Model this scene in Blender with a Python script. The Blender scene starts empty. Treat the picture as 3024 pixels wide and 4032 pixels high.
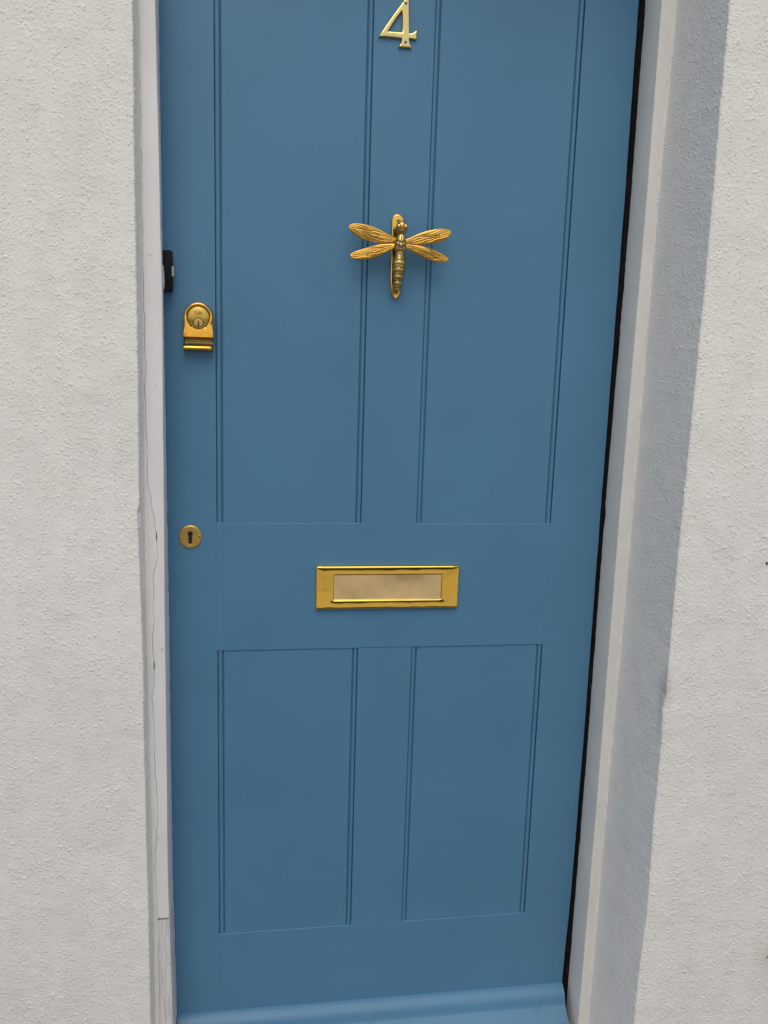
import bpy, bmesh, math, random
import numpy as np
from mathutils import Matrix, Vector

# ------------------------------------------------------------------ scene, camera, light
sc = bpy.context.scene
COL = sc.collection
random.seed(4)
rng = np.random.default_rng(11)

cam_data = bpy.data.cameras.new("camera")
cam = bpy.data.objects.new("camera", cam_data)
COL.objects.link(cam)
R_ = Vector((0.98914386, -0.14387877, 0.02988847))
U_ = Vector((-0.00375818, 0.17855696, 0.9839224))
F_ = Vector((0.14690234, 0.97335313, -0.1760778))
M = Matrix(((R_.x, U_.x, -F_.x, -0.0939), (R_.y, U_.y, -F_.y, -1.39453),
            (R_.z, U_.z, -F_.z, 1.30377), (0, 0, 0, 1)))
cam.matrix_world = M
cam_data.sensor_fit = 'VERTICAL'
cam_data.sensor_height = 36.0
cam_data.lens = 3231.0 / 4032.0 * 36.0
cam_data.clip_start = 0.02
cam_data.clip_end = 500
sc.camera = cam

SUN_DIR = Vector((-0.10, -0.56, 0.83)).normalized()      # towards the bright part of the clouds
world = bpy.data.worlds.new("World")
sc.world = world
world.use_nodes = True
wn = world.node_tree
sky = wn.nodes.new('ShaderNodeTexSky')
sky.sky_type = 'NISHITA'
sky.sun_disc = False
sky.sun_elevation = math.asin(SUN_DIR.z)
sky.sun_rotation = math.atan2(SUN_DIR.x, SUN_DIR.y)
sky.air_density = 1.0
sky.dust_density = 1.6
sky.ozone_density = 1.0
wn.links.new(sky.outputs[0], wn.nodes['Background'].inputs[0])
wn.nodes['Background'].inputs[1].default_value = 0.115

sun_data = bpy.data.lights.new("sun", 'SUN')
sun_data.energy = 1.15
sun_data.angle = math.radians(50)
sun_data.color = (1.0, 0.885, 0.69)
sun = bpy.data.objects.new("sun", sun_data)
sun.rotation_euler = SUN_DIR.to_track_quat('Z', 'Y').to_euler()
sun.location = (-1, -3, 5)
COL.objects.link(sun)

sc.view_settings.view_transform = 'Standard'
sc.view_settings.look = 'None'
sc.view_settings.gamma = 1.0
sc.view_settings.use_curve_mapping = False
sc.view_settings.exposure = 0.38
sc.cycles.max_bounces = 4
sc.cycles.use_denoising = True


# ------------------------------------------------------------------ materials
def material(name, base, rough=0.5, metal=0.0, spec=0.5):
    m = bpy.data.materials.new(name)
    m.use_nodes = True
    b = m.node_tree.nodes['Principled BSDF']
    b.inputs['Base Color'].default_value = (*base, 1)
    b.inputs['Roughness'].default_value = rough
    b.inputs['Metallic'].default_value = metal
    b.inputs['Specular IOR Level'].default_value = spec
    return m


def nd(m, t, **kw):
    n = m.node_tree.nodes.new(t)
    for k, v in kw.items():
        if k in n.inputs:
            n.inputs[k].default_value = v
        else:
            setattr(n, k, v)
    return n


def lk(m, a, b):
    m.node_tree.links.new(a, b)


def coords(m, scale=(1, 1, 1)):
    tc = nd(m, 'ShaderNodeTexCoord')
    mp = nd(m, 'ShaderNodeMapping')
    mp.inputs['Scale'].default_value = scale
    lk(m, tc.outputs['Object'], mp.inputs['Vector'])
    return mp.outputs['Vector']


def noise(m, vec, scale, detail=3.0, rough=0.55):
    n = nd(m, 'ShaderNodeTexNoise')
    n.inputs['Scale'].default_value = scale
    n.inputs['Detail'].default_value = detail
    n.inputs['Roughness'].default_value = rough
    lk(m, vec, n.inputs['Vector'])
    return n.outputs['Fac']


def ramp(m, fac, stops):
    r = nd(m, 'ShaderNodeValToRGB')
    e = r.color_ramp.elements
    while len(e) < len(stops):
        e.new(0.5)
    for i, (p, c) in enumerate(stops):
        e[i].position = p
        e[i].color = (*c, 1) if len(c) == 3 else c
    lk(m, fac, r.inputs['Fac'])
    return r.outputs['Color']


def mixc(m, fac, a, b, mode='MIX'):
    n = nd(m, 'ShaderNodeMix', data_type='RGBA', blend_type=mode)
    for sock, v in ((n.inputs[0], fac), (n.inputs[6], a), (n.inputs[7], b)):
        if isinstance(v, (float, int)):
            sock.default_value = v
        elif isinstance(v, tuple):
            sock.default_value = (*v, 1)
        else:
            lk(m, v, sock)
    return n.outputs[2]


def bump(m, h, strength, dist, prev=None):
    n = nd(m, 'ShaderNodeBump')
    n.inputs['Strength'].default_value = strength
    n.inputs['Distance'].default_value = dist
    lk(m, h, n.inputs['Height'])
    if prev:
        lk(m, prev, n.inputs['Normal'])
    return n.outputs['Normal']


def bsdf(m):
    return m.node_tree.nodes['Principled BSDF']


def render_mat(name, base, bumpiness=1.0, scuff=False):
    """masonry paint over roughcast render"""
    m = material(name, base, 0.72, spec=0.3)
    v = coords(m)
    big = noise(m, v, 3.2, 4, 0.6)
    mid = noise(m, v, 22, 4, 0.65)
    c = ramp(m, big, [(0.3, tuple(x * f for x, f in zip(base, (0.95, 0.955, 0.955)))), (0.62, base)])
    c2 = ramp(m, mid, [(0.3, (0.93, 0.93, 0.925)), (0.6, (1, 1, 1))])
    c = mixc(m, 1.0, c, c2, 'MULTIPLY')
    speck = noise(m, v, 160, 1, 0.5)
    c3 = ramp(m, speck, [(0.0, (1, 1, 1)), (0.785, (1, 1, 1)), (0.82, (0.70, 0.66, 0.61))])
    c = mixc(m, 1.0, c, c3, 'MULTIPLY')
    if scuff:
        tc = nd(m, 'ShaderNodeTexCoord')
        ds = nd(m, 'ShaderNodeVectorMath', operation='DISTANCE')
        mp2 = nd(m, 'ShaderNodeMapping')
        mp2.inputs['Location'].default_value = (-0.5635, 0.193, -0.787 * 0.45)
        mp2.inputs['Scale'].default_value = (1, 1, 0.45)
        lk(m, tc.outputs['Object'], mp2.inputs['Vector'])
        lk(m, mp2.outputs['Vector'], ds.inputs[0])
        ad = nd(m, 'ShaderNodeMath', operation='MULTIPLY_ADD')
        lk(m, noise(m, v, 130, 4, 0.7), ad.inputs[0])
        ad.inputs[1].default_value = 0.030
        lk(m, ds.outputs['Value'], ad.inputs[2])
        c = mixc(m, ramp(m, ad.outputs[0], [(0.016, (0.6,) * 3), (0.033, (0, 0, 0))]), c, (0.30, 0.265, 0.225))
    lk(m, c, bsdf(m).inputs['Base Color'])
    n1 = noise(m, v, 420, 2, 0.5)
    b = bump(m, n1, 0.45 * bumpiness, 0.0014)
    vo = nd(m, 'ShaderNodeTexVoronoi')
    vo.inputs['Scale'].default_value = 190
    lk(m, v, vo.inputs['Vector'])
    pk = ramp(m, vo.outputs['Distance'], [(0.0, (1, 1, 1)), (0.22, (0.75,) * 3), (0.42, (0, 0, 0))])
    some = ramp(m, vo.outputs['Color'], [(0.40, (0, 0, 0)), (0.60, (1, 1, 1))])
    b = bump(m, mixc(m, 1.0, pk, some, 'MULTIPLY'), 0.55 * bumpiness, 0.0013, b)
    lk(m, b, bsdf(m).inputs['Normal'])
    return m


def door_paint(name, axis):
    base = DOORC
    m = material(name, base, 0.42, spec=0.33)
    st = (60, 60, 1.6) if axis == 'z' else (1.6, 60, 60)
    v = coords(m)
    vs = coords(m, st)
    n = noise(m, v, 5.0, 3)
    c = ramp(m, n, [(0.3, tuple(x * 0.95 for x in base)), (0.7, tuple(x * 1.04 for x in base))])
    grain = noise(m, v, 420, 2, 0.6)
    c = mixc(m, 1.0, c, ramp(m, grain, [(0.3, (0.95, 0.955, 0.96)), (0.7, (1.03, 1.03, 1.03))]), 'MULTIPLY')
    speck = noise(m, v, 70, 2, 0.5)
    c = mixc(m, ramp(m, speck, [(0.775, (0, 0, 0)), (0.80, (0.5, 0.5, 0.5))]), c, (0.16, 0.32, 0.47))
    nick = noise(m, v, 110, 2, 0.5)
    c = mixc(m, ramp(m, nick, [(0.79, (0, 0, 0)), (0.805, (0.8, 0.8, 0.8))]), c, (0.015, 0.04, 0.07))
    lk(m, c, bsdf(m).inputs['Base Color'])
    br = noise(m, vs, 9.0, 3, 0.55)
    pe = noise(m, v, 260, 2, 0.5)
    b = bump(m, br, 0.36, 0.0006)
    b = bump(m, pe, 0.16, 0.0004, b)
    lk(m, b, bsdf(m).inputs['Normal'])
    lk(m, ramp(m, br, [(0.3, (0.34,) * 3), (0.7, (0.52,) * 3)]), bsdf(m).inputs['Roughness'])
    return m


def wood_paint(name, base, wear=0.0):
    m = material(name, base, 0.5, spec=0.35)
    v = coords(m)
    vs = coords(m, (70, 70, 2.2))
    n = noise(m, v, 9, 4)
    c = ramp(m, n, [(0.3, tuple(x * 0.93 for x in base)), (0.65, base)])
    dirt = noise(m, v, 75, 3, 0.6)
    c = mixc(m, 1.0, c, ramp(m, dirt, [(0.0, (1, 1, 1)), (0.69, (1, 1, 1)), (0.76, (0.66, 0.61, 0.55))]), 'MULTIPLY')
    g = noise(m, vs, 8, 3, 0.6)
    if wear:
        c = mixc(m, ramp(m, g, [(0.47, (0, 0, 0)), (0.60, (wear,) * 3)]), c, (0.36, 0.315, 0.30))
    lk(m, c, bsdf(m).inputs['Base Color'])
    b = bump(m, g, 0.25 + 0.4 * wear, 0.0008)
    b = bump(m, noise(m, v, 120, 3), 0.25, 0.0008, b)
    lk(m, b, bsdf(m).inputs['Normal'])
    return m


def brass(name, base, rough=0.12, wav=0.12, tarnish=False, dark=(0.045, 0.034, 0.014)):
    m = material(name, base, rough, 1.0)
    v = coords(m)
    n = noise(m, v, 60, 4, 0.6)
    c = ramp(m, n, [(0.3, tuple(x * 0.93 for x in base)), (0.65, base)])
    rr = ramp(m, noise(m, v, 45, 4, 0.7), [(0.3, (rough * 0.75,) * 3), (0.7, (rough * 1.6,) * 3)])
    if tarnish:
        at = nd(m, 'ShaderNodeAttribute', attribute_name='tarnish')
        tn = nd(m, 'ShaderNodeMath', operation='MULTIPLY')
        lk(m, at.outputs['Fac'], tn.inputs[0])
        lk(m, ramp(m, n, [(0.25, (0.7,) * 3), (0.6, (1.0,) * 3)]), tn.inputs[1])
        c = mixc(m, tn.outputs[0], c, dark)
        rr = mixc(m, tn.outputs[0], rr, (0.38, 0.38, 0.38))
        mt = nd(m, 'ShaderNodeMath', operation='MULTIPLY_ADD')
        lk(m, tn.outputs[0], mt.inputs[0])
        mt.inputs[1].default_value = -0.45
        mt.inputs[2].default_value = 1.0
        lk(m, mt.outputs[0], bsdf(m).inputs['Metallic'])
    lk(m, c, bsdf(m).inputs['Base Color'])
    lk(m, rr, bsdf(m).inputs['Roughness'])
    b = bump(m, noise(m, v, 20, 2, 0.5), wav, 0.005)
    b = bump(m, noise(m, v, 500, 2, 0.6), 0.012, 0.0006, b)
    lk(m, b, bsdf(m).inputs['Normal'])
    return m


DOORC = (0.079, 0.200, 0.318)
WALL = render_mat("masonry_paint", (0.805, 0.765, 0.695), 1.0, True)
WALLFAR = WALL
PAINTV = door_paint("door_paint_upright", 'z')
PAINTH = door_paint("door_paint_across", 'x')
FRAME = wood_paint("frame_paint", (0.69, 0.66, 0.605))
FRAMEL = wood_paint("frame_paint_white", (0.755, 0.725, 0.69))
SPLICE = wood_paint("thin_paint_over_wood", (0.70, 0.675, 0.645), 0.5)
SEAL = render_mat("sealant_paint", (0.76, 0.73, 0.675), 0.5)
BRASS = brass("polished_brass", (0.99, 0.62, 0.11), 0.06, 0.26)
BRASSN = brass("number_brass", (0.96, 0.66, 0.22), 0.10, 0.12)
BRASSF = brass("flap_brass", (0.98, 0.73, 0.37), 0.12, 0.05)
BRASSK = brass("knocker_brass", (0.94, 0.51, 0.085), 0.17, 0.06, True)
BRASSB = brass("aged_brass", (0.72, 0.48, 0.15), 0.14, 0.04, True, (0.030, 0.030, 0.016))
BRASSL = brass("lock_brass", (0.86, 0.43, 0.075), 0.10, 0.30)
NECK = brass("neck_reflection_brass", (0.36, 0.29, 0.13), 0.35, 0.05)  # dark olive paints in the door's reflection in the concave neck
BRASSD = brass("dull_brass", (0.74, 0.46, 0.12), 0.33, 0.05)
BRASSC = brass("cylinder_brass", (0.72, 0.45, 0.10), 0.28, 0.02)
BLACK = material("black_metal", (0.006, 0.0055, 0.0055), 0.55, spec=0.2)
DARK = material("dark_recess", (0.010, 0.008, 0.007), 0.8)
STEEL = material("screw_steel", (0.42, 0.45, 0.27), 0.45, 0.7)
CREAM = material("cream_plastic", (0.42, 0.39, 0.30), 0.45)


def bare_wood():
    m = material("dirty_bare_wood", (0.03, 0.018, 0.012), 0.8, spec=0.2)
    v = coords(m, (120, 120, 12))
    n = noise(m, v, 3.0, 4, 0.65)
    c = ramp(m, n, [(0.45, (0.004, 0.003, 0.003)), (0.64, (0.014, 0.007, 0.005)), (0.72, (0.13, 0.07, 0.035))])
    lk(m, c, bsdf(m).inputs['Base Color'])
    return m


BARE = bare_wood()


def speckled(name, a, b, scale, rough=0.85):
    m = material(name, a, rough, spec=0.25)
    v = coords(m)
    n = noise(m, v, scale, 5, 0.7)
    c = ramp(m, n, [(0.35, a), (0.65, b)])
    lk(m, c, bsdf(m).inputs['Base Color'])
    lk(m, bump(m, n, 0.4, 0.01), bsdf(m).inputs['Normal'])
    return m


# ------------------------------------------------------------------ helpers
def link(o, parent=None):
    COL.objects.link(o)
    if parent is not None:
        o.parent = parent
        if parent.type == 'EMPTY':
            o.matrix_parent_inverse = Matrix.Translation(-parent.location)
    return o


def thing(name, label, cat, loc=(0, 0, 0), group=None):
    o = bpy.data.objects.new(name, None)
    o.location = loc
    o.empty_display_size = 0.05
    COL.objects.link(o)
    o['label'] = label
    o['category'] = cat
    o['kind'] = 'thing'
    if group:
        o['group'] = group
    return o


def mesh(name, verts, faces, mats, parent=None, smooth=True, kind=None, label=None, attr=None, fmats=None, angle=None):
    me = bpy.data.meshes.new(name)
    me.from_pydata([tuple(v) for v in verts], [], [tuple(f) for f in faces])
    return finish(name, me, mats, parent, smooth, kind, label, attr, fmats, angle)


def finish(name, me, mats, parent=None, smooth=True, kind=None, label=None, attr=None, fmats=None, angle=None):
    if not isinstance(mats, (list, tuple)):
        mats = [mats]
    for mt in mats:
        me.materials.append(mt)
    if fmats is not None:
        me.polygons.foreach_set('material_index', fmats)
    me.polygons.foreach_set('use_smooth', [bool(smooth)] * len(me.polygons))
    if attr is not None:
        a = me.attributes.new('tarnish', 'FLOAT', 'POINT')
        a.data.foreach_set('value', np.asarray(attr, dtype=np.float32))
    me.update()
    if smooth and angle:
        me.set_sharp_from_angle(angle=math.radians(angle))
    o = bpy.data.objects.new(name, me)
    link(o, parent)
    if kind:
        o['kind'] = kind
    if label:
        o['label'] = label
    return o


def from_bm(name, bm, mats, parent=None, smooth=True, kind=None, label=None, angle=35):
    bmesh.ops.recalc_face_normals(bm, faces=bm.faces)
    me = bpy.data.meshes.new(name)
    bm.to_mesh(me)
    bm.free()
    return finish(name, me, mats, parent, smooth, kind, label, angle=angle)


def bbox(name, x0, x1, y0, y1, z0, z1, mat, parent=None, bev=0.0006, seg=2, kind=None, label=None):
    bm = bmesh.new()
    bmesh.ops.create_cube(bm, size=1)
    bmesh.ops.scale(bm, vec=(x1 - x0, y1 - y0, z1 - z0), verts=bm.verts)
    bmesh.ops.translate(bm, vec=((x0 + x1) / 2, (y0 + y1) / 2, (z0 + z1) / 2), verts=bm.verts)
    if bev:
        bmesh.ops.bevel(bm, geom=list(bm.edges), offset=bev, segments=seg, profile=0.5, affect='EDGES', clamp_overlap=True)
    return from_bm(name, bm, mat, parent, True, kind, label, angle=22)


def grid_faces(nu, nv, closed_u=False, flip=False):
    i = np.arange(nu if closed_u else nu - 1)
    j = np.arange(nv - 1)
    I, J = np.meshgrid(i, j, indexing='ij')
    I2 = (I + 1) % nu
    q = np.stack([I * nv + J, I2 * nv + J, I2 * nv + J + 1, I * nv + J + 1], -1).reshape(-1, 4)
    return q[:, ::-1] if flip else q


def grid_mesh(name, P, mat, parent=None, closed_u=False, flip=False, smooth=True, attr=None, **kw):
    """P: array (nu, nv, 3)"""
    nu, nv, _ = P.shape
    q = grid_faces(nu, nv, closed_u, flip)
    me = bpy.data.meshes.new(name)
    me.vertices.add(nu * nv)
    me.vertices.foreach_set('co', P.reshape(-1).astype(np.float32))
    me.loops.add(q.size)
    me.loops.foreach_set('vertex_index', q.reshape(-1).astype(np.int32))
    me.polygons.add(len(q))
    me.polygons.foreach_set('loop_start', np.arange(0, q.size, 4, dtype=np.int32))
    me.polygons.foreach_set('loop_total', np.full(len(q), 4, dtype=np.int32))
    me.update(calc_edges=True)
    me.validate()
    return finish(name, me, mat, parent, smooth, attr=attr, **kw)


def vnoise(x, y, seed=0):
    """smooth value noise on arrays"""
    r = np.random.default_rng(seed).random((256, 256))
    xi = np.floor(x).astype(int)
    yi = np.floor(y).astype(int)
    fx = x - xi
    fy = y - yi
    fx = fx * fx * (3 - 2 * fx)
    fy = fy * fy * (3 - 2 * fy)
    a = r[xi & 255, yi & 255]
    b = r[(xi + 1) & 255, yi & 255]
    c = r[xi & 255, (yi + 1) & 255]
    d = r[(xi + 1) & 255, (yi + 1) & 255]
    return (a * (1 - fx) + b * fx) * (1 - fy) + (c * (1 - fx) + d * fx) * fy - 0.5


def fbm(x, y, seed=0, oct=3):
    s = 0
    a = 1.0
    for o in range(oct):
        s = s + a * vnoise(x * 2 ** o, y * 2 ** o, seed + o)
        a *= 0.5
    return s


def interp(pts, z):
    pts = sorted((b, a) for a, b in pts)
    return np.interp(z, [p[0] for p in pts], [p[1] for p in pts])


def sweep_z(name, sections, zs, mat, parent, close=True, caps=True, **kw):
    """sections: array (nz, n, 2) of (x, y) outlines; closed prism along z"""
    sections = np.asarray(sections)
    nz, n, _ = sections.shape
    V = np.zeros((nz, n, 3))
    V[:, :, :2] = sections
    V[:, :, 2] = np.asarray(zs)[:, None]
    F = []
    for k in range(nz - 1):
        for i in range(n if close else n - 1):
            j = (i + 1) % n
            F.append((k * n + i, k * n + j, (k + 1) * n + j, (k + 1) * n + i))
    if caps and close:
        F.append(tuple(reversed(range(n))))
        F.append(tuple((nz - 1) * n + i for i in range(n)))
    bm = bmesh.new()
    vs = [bm.verts.new(v) for v in V.reshape(-1, 3)]
    for f in F:
        bm.faces.new([vs[i] for i in f])
    return from_bm(name, bm, mat, parent, **kw)


# ------------------------------------------------------------------ setting: ground, road, step
ASPH = speckled("asphalt", (0.045, 0.045, 0.047), (0.085, 0.083, 0.08), 40)
PAVE = speckled("paving_asphalt", (0.07, 0.068, 0.064), (0.11, 0.106, 0.10), 14)
CONC = speckled("pale_concrete", (0.52, 0.49, 0.44), (0.64, 0.61, 0.55), 5)
STONE = speckled("step_stone", (0.30, 0.29, 0.27), (0.40, 0.385, 0.36), 22)
GRND = speckled("ground_soil", (0.10, 0.09, 0.07), (0.16, 0.14, 0.11), 2)


def sheet(name, x0, x1, y0, y1, z, mat):
    return mesh(name, [(x0, y0, z), (x1, y0, z), (x1, y1, z), (x0, y1, z)], [(0, 1, 2, 3)], mat, None, False, 'structure')


sheet("ground", -150, 150, -150, 150, -0.26, GRND)
sheet("road", -60, 60, -10.6, -2.0, -0.252, CONC)
bbox("pavement", -60, 60, -2.0, 1.0, -0.30, -0.14, PAVE, None, 0.01, 2, 'structure')
bbox("far_pavement", -60, 60, -12.6, -10.6, -0.30, -0.14, PAVE, None, 0.01, 2, 'structure')
bbox("doorstep", -0.275, 0.545, -0.36, 0.12, -0.139, 0.012, STONE, None, 0.012, 3, 'structure')

# ------------------------------------------------------------------ the house wall with its roughcast render
hw = thing("house_wall", "white roughcast rendered house wall with deep reveals round the blue door", "wall", (0.13, -0.1, -0.14))
YF = -0.0625


def YW(x):
    # the wall is not quite parallel to the door: it stands further forward on the right
    return -0.085 - 0.136 * (x + 0.28)


H = 0.0016
Z0, Z1 = -0.14, 2.16
zs = np.arange(Z0, Z1 + H / 2, H)
nz = len(zs)

ARR_R = [(0.5618, 1.8292), (0.5627, 1.6946), (0.5643, 1.5544), (0.5649, 1.3326), (0.5642, 1.096), (0.5637, 1.0066), (0.5645, 0.9033), (0.5652, 0.8209), (0.5668, 0.7852), (0.5624, 0.7552), (0.5649, 0.7246), (0.5655, 0.6634), (0.5653, 0.5883), (0.5651, 0.5617), (0.5673, 0.4691), (0.5683, 0.3749), (0.5652, 0.2917), (0.5641, 0.2302), (0.5641, 0.1636)]
ARR_L = [(-0.2768, 1.8012), (-0.2797, 1.5979), (-0.2809, 1.382), (-0.282, 1.2302), (-0.283, 1.0799), (-0.2868, 1.0637), (-0.284, 0.9064), (-0.284, 0.7773), (-0.2843, 0.6435), (-0.2841, 0.41), (-0.2851, 0.1456)]
COR_R = [(0.5472, 1.8821), (0.5436, 1.5779), (0.5451, 1.0716), (0.5423, 0.4934), (0.5425, 0.1388)]
COR_L = [(-0.2736, 1.8105), (-0.2738, 1.6037), (-0.2752, 1.3837), (-0.2805, 0.8993), (-0.2785, 0.3936), (-0.28, 0.1244)]


def splat(ns, nzv, h, seed):
    """height field of roughcast: scattered pimples over a sandy coat"""
    r = np.random.default_rng(seed)
    Hh = np.zeros((ns, nzv))
    for dens, ra, rb, ha, hb, pw, thr in ((52000, 0.0010, 0.0014, 0.00015, 0.00050, 1.5, -0.5), (11000, 0.0011, 0.0017, 0.0005, 0.0013, 1.8, -0.18)):
        n = int(ns * h * nzv * h * dens)
        cx = r.random(n) * ns
        cz = r.random(n) * nzv
        mask = fbm(cx * h / 0.06, cz * h / 0.06, seed + 5, 3) + 0.5 * (r.random(n) - 0.5)
        ok = mask > thr
        cx, cz = cx[ok], cz[ok]
        n = len(cx)
        rad = (ra + (rb - ra) * r.random(n) ** 2) / h
        hh = ha + (hb - ha) * r.random(n) ** pw
        st = 0.75 + 0.5 * r.random(n)
        for k in range(n):
            w = int(rad[k] * 2.4) + 1
            i0, i1 = max(0, int(cx[k]) - w), min(ns, int(cx[k]) + w + 2)
            j0, j1 = max(0, int(cz[k]) - w), min(nzv, int(cz[k]) + w + 2)
            ii = (np.arange(i0, i1)[:, None] - cx[k]) * st[k]
            jj = (np.arange(j0, j1)[None, :] - cz[k]) / st[k]
            Hh[i0:i1, j0:j1] += hh[k] * np.exp(-(ii * ii + jj * jj) / (rad[k] * rad[k]))
    return Hh


def wall_side(sign, arr, cor, xend, seed):
    xa = interp(arr, zs) + 0.0008 * fbm(zs / 0.012, zs * 0, seed, 3)
    kw_ = 121
    xs0 = np.convolve(np.pad(interp(arr, zs), kw_ // 2, mode='edge'), np.ones(kw_) / kw_, 'valid')
    xc = interp(cor, zs)
    nr, na = max(6, int(abs(YF - YW(arr[0][0])) / H)), 5
    r = 0.0035
    nw = int(abs(xend - arr[0][0]) / H)
    ns = nr + na + nw
    P = np.zeros((ns, nz, 3))
    N = np.zeros((ns, nz, 2))
    P[:, :, 2] = zs[None, :]
    t = np.linspace(0, 1, nr)[:, None]
    P[:nr, :, 0] = xc * (1 - t) + xs0 * t + (xa - xs0) * t ** 9
    ya = YW(xa)
    P[:nr, :, 1] = YF * (1 - t) + (ya + r) * t
    N[:nr, :, 0] = -sign
    for k in range(na):
        a = (k + 1) / (na + 1) * math.pi / 2
        P[nr + k, :, 0] = xa + sign * r * (1 - math.cos(a))
        P[nr + k, :, 1] = ya + r - r * math.sin(a)
        N[nr + k, :, 0] = -sign * math.cos(a)
        N[nr + k, :, 1] = -math.sin(a)
    t = np.linspace(0, 1, nw)[:, None]
    P[nr + na:, :, 0] = (xa + sign * r) * (1 - t) + xend * t
    P[nr + na:, :, 1] = YW(P[nr + na:, :, 0])
    N[nr + na:, :, 1] = -1
    s = np.arange(ns)[:, None] * H
    hf = splat(ns, nz, H, seed)
    amp = np.ones((ns, 1))
    amp[:nr, 0] = np.clip((np.linspace(0, 1, nr) - 0.15) / 0.35, 0, 1) * 0.80
    hf = hf * amp
    hf += 0.0016 * fbm(s / 0.16 + seed, zs[None, :] / 0.16, seed + 9, 2) * np.clip(amp, 0.15, 1)
    hf += 0.0005 * fbm(s / 0.022, zs[None, :] / 0.022, seed + 19, 2) * np.clip(amp, 0.15, 1)
    fade = np.clip((ns - 1 - np.arange(ns)) / 25.0, 0, 1)[:, None] * np.clip((nz - 1 - np.arange(nz)) / 25.0, 0, 1)[None, :]
    hf *= fade
    P[:, :, 0] += N[:, :, 0] * hf
    P[:, :, 1] += N[:, :, 1] * hf
    flip = sign < 0
    grid_mesh("reveal", P[:nr + 1], WALL, hw, flip=not flip)
    grid_mesh("wall_face", P[nr:], WALL, hw, flip=not flip)


wall_side(1, ARR_R, COR_R, 0.90, 21)
wall_side(-1, ARR_L, COR_L, -0.60, 33)


def quad(name, pts, mat, parent):
    return mesh(name, pts, [(0, 1, 2, 3)], mat, parent, False)




def wq(x0, x1, z0, z1):
    return quad("wall_face", [(x0, YW(x0), z0), (x1, YW(x1), z0), (x1, YW(x1), z1), (x0, YW(x0), z1)], WALL, hw)


wq(-5, -0.60, Z0, Z1)
wq(0.90, 6, Z0, Z1)
wq(-5, 6, Z1, 5.2)
quad("soffit", [(-0.75, YW(-0.75), Z1), (1.05, YW(1.05), Z1), (1.05, 0.3, Z1), (-0.75, 0.3, Z1)], WALL, hw)
# solid masonry behind the render, so that no light leaks round the frame
for x0, x1, z0, z1 in ((-5, -0.345, Z0, Z1 - 0.002), (0.61, 6, Z0, Z1 - 0.002), (-5, 6, Z1 + 0.003, 5.2)):
    sec = [(x0, YW(x0) + 0.03), (x1, YW(x1) + 0.03), (x1, 1.2), (x0, 1.2)]
    sweep_z("masonry", [sec, sec], [z0, z1], WALL, hw, angle=30)
bbox("masonry", -0.40, 0.66, 0.30, 0.34, Z0, Z1, DARK, hw, 0)
# dark iron nail in the render near the right-hand side
bbox("nail", 0.7036, 0.7052, YW(0.704) - 0.004, YW(0.704) + 0.01, 1.0080, 1.0125, BLACK, hw, 0.0008)

# ------------------------------------------------------------------ door frame
fr = thing("door_frame", "off-white painted wooden door frame with cracked sealant beside blue door", "door frame", (0.13, -0.03, 0.012))
zz = np.arange(0.012, 2.155, 0.006)
n = len(zz)
INL_F = [(-0.2480, 1.95), (-0.2489, 1.83), (-0.2466, 1.384), (-0.2509, 0.91), (-0.2533, 0.40), (-0.2495, 0.12)]
INL_B = [(-0.2505, 1.95), (-0.2515, 1.83), (-0.2512, 1.384), (-0.2512, 0.91), (-0.2522, 0.40), (-0.2490, 0.12)]
CRACK = [(-0.2738, 1.95), (-0.2738, 1.8104), (-0.2727, 1.6999), (-0.2736, 1.5466), (-0.2739, 1.4873), (-0.2742, 1.4067), (-0.2741, 1.3838), (-0.2735, 1.3113), (-0.2748, 1.2479), (-0.2742, 1.205), (-0.2745, 1.1617), (-0.2728, 1.1398), (-0.2753, 1.1222), (-0.2725, 1.1023), (-0.2687, 1.0779), (-0.268, 1.0622), (-0.2646, 1.0487), (-0.2632, 1.0284), (-0.2623, 1.0194), (-0.2613, 0.9943), (-0.2625, 0.976), (-0.2684, 0.9622), (-0.2681, 0.9438), (-0.2668, 0.9299), (-0.2694, 0.9066), (-0.2716, 0.835), (-0.2692, 0.8024), (-0.2722, 0.7598), (-0.2743, 0.7434), (-0.2726, 0.7034), (-0.2724, 0.6358), (-0.2702, 0.5843), (-0.269, 0.5321), (-0.2718, 0.4972), (-0.2754, 0.4263), (-0.2720, 0.33), (-0.2742, 0.1238)]
xf = interp(INL_F, zz) + 0.0005 * fbm(zz / 0.1, zz * 0, 3)
xb = interp(INL_B, zz) + 0.0010 * fbm(zz / 0.02, zz * 0 + 3, 4)
ck = interp(CRACK, zz) + 0.0018 * fbm(zz / 0.016, zz * 0, 7)
cw = 0.00035 + 0.0004 * np.clip(fbm(zz / 0.07, zz * 0, 8) + 0.2, 0, 1)
cw = np.where((zz > 0.42) & (zz < 1.42) & (fbm(zz / 0.05, zz * 0 + 9, 12) > -0.10), cw * 0.42, 0.00003)
for zh in (1.0194, 0.8010):
    cw = cw + 0.0012 * np.exp(-((zz - zh) / 0.005) ** 2)
YJ = -0.062
up = zz >= 0.333


def jamb_sections(sel, ycut=0.0):
    S = []
    for k in np.where(sel)[0]:
        f, b, c = xf[k], xb[k], ck[k] + cw[k]
        S.append([(c, YJ + 0.009), (c, YJ + 0.0006 + ycut), (c + 0.0006, YJ + ycut), (f - 0.002, YJ + ycut), (f - 0.0007, YJ + 0.0004 + ycut), (f, YJ + 0.002 + ycut),
                  (b, -0.0022), (b - 0.001, -0.0012), (b - 0.03, -0.0012), (b - 0.03, 0.05), (-0.335, 0.05), (-0.335, YJ + 0.009)])
    return S


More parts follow.
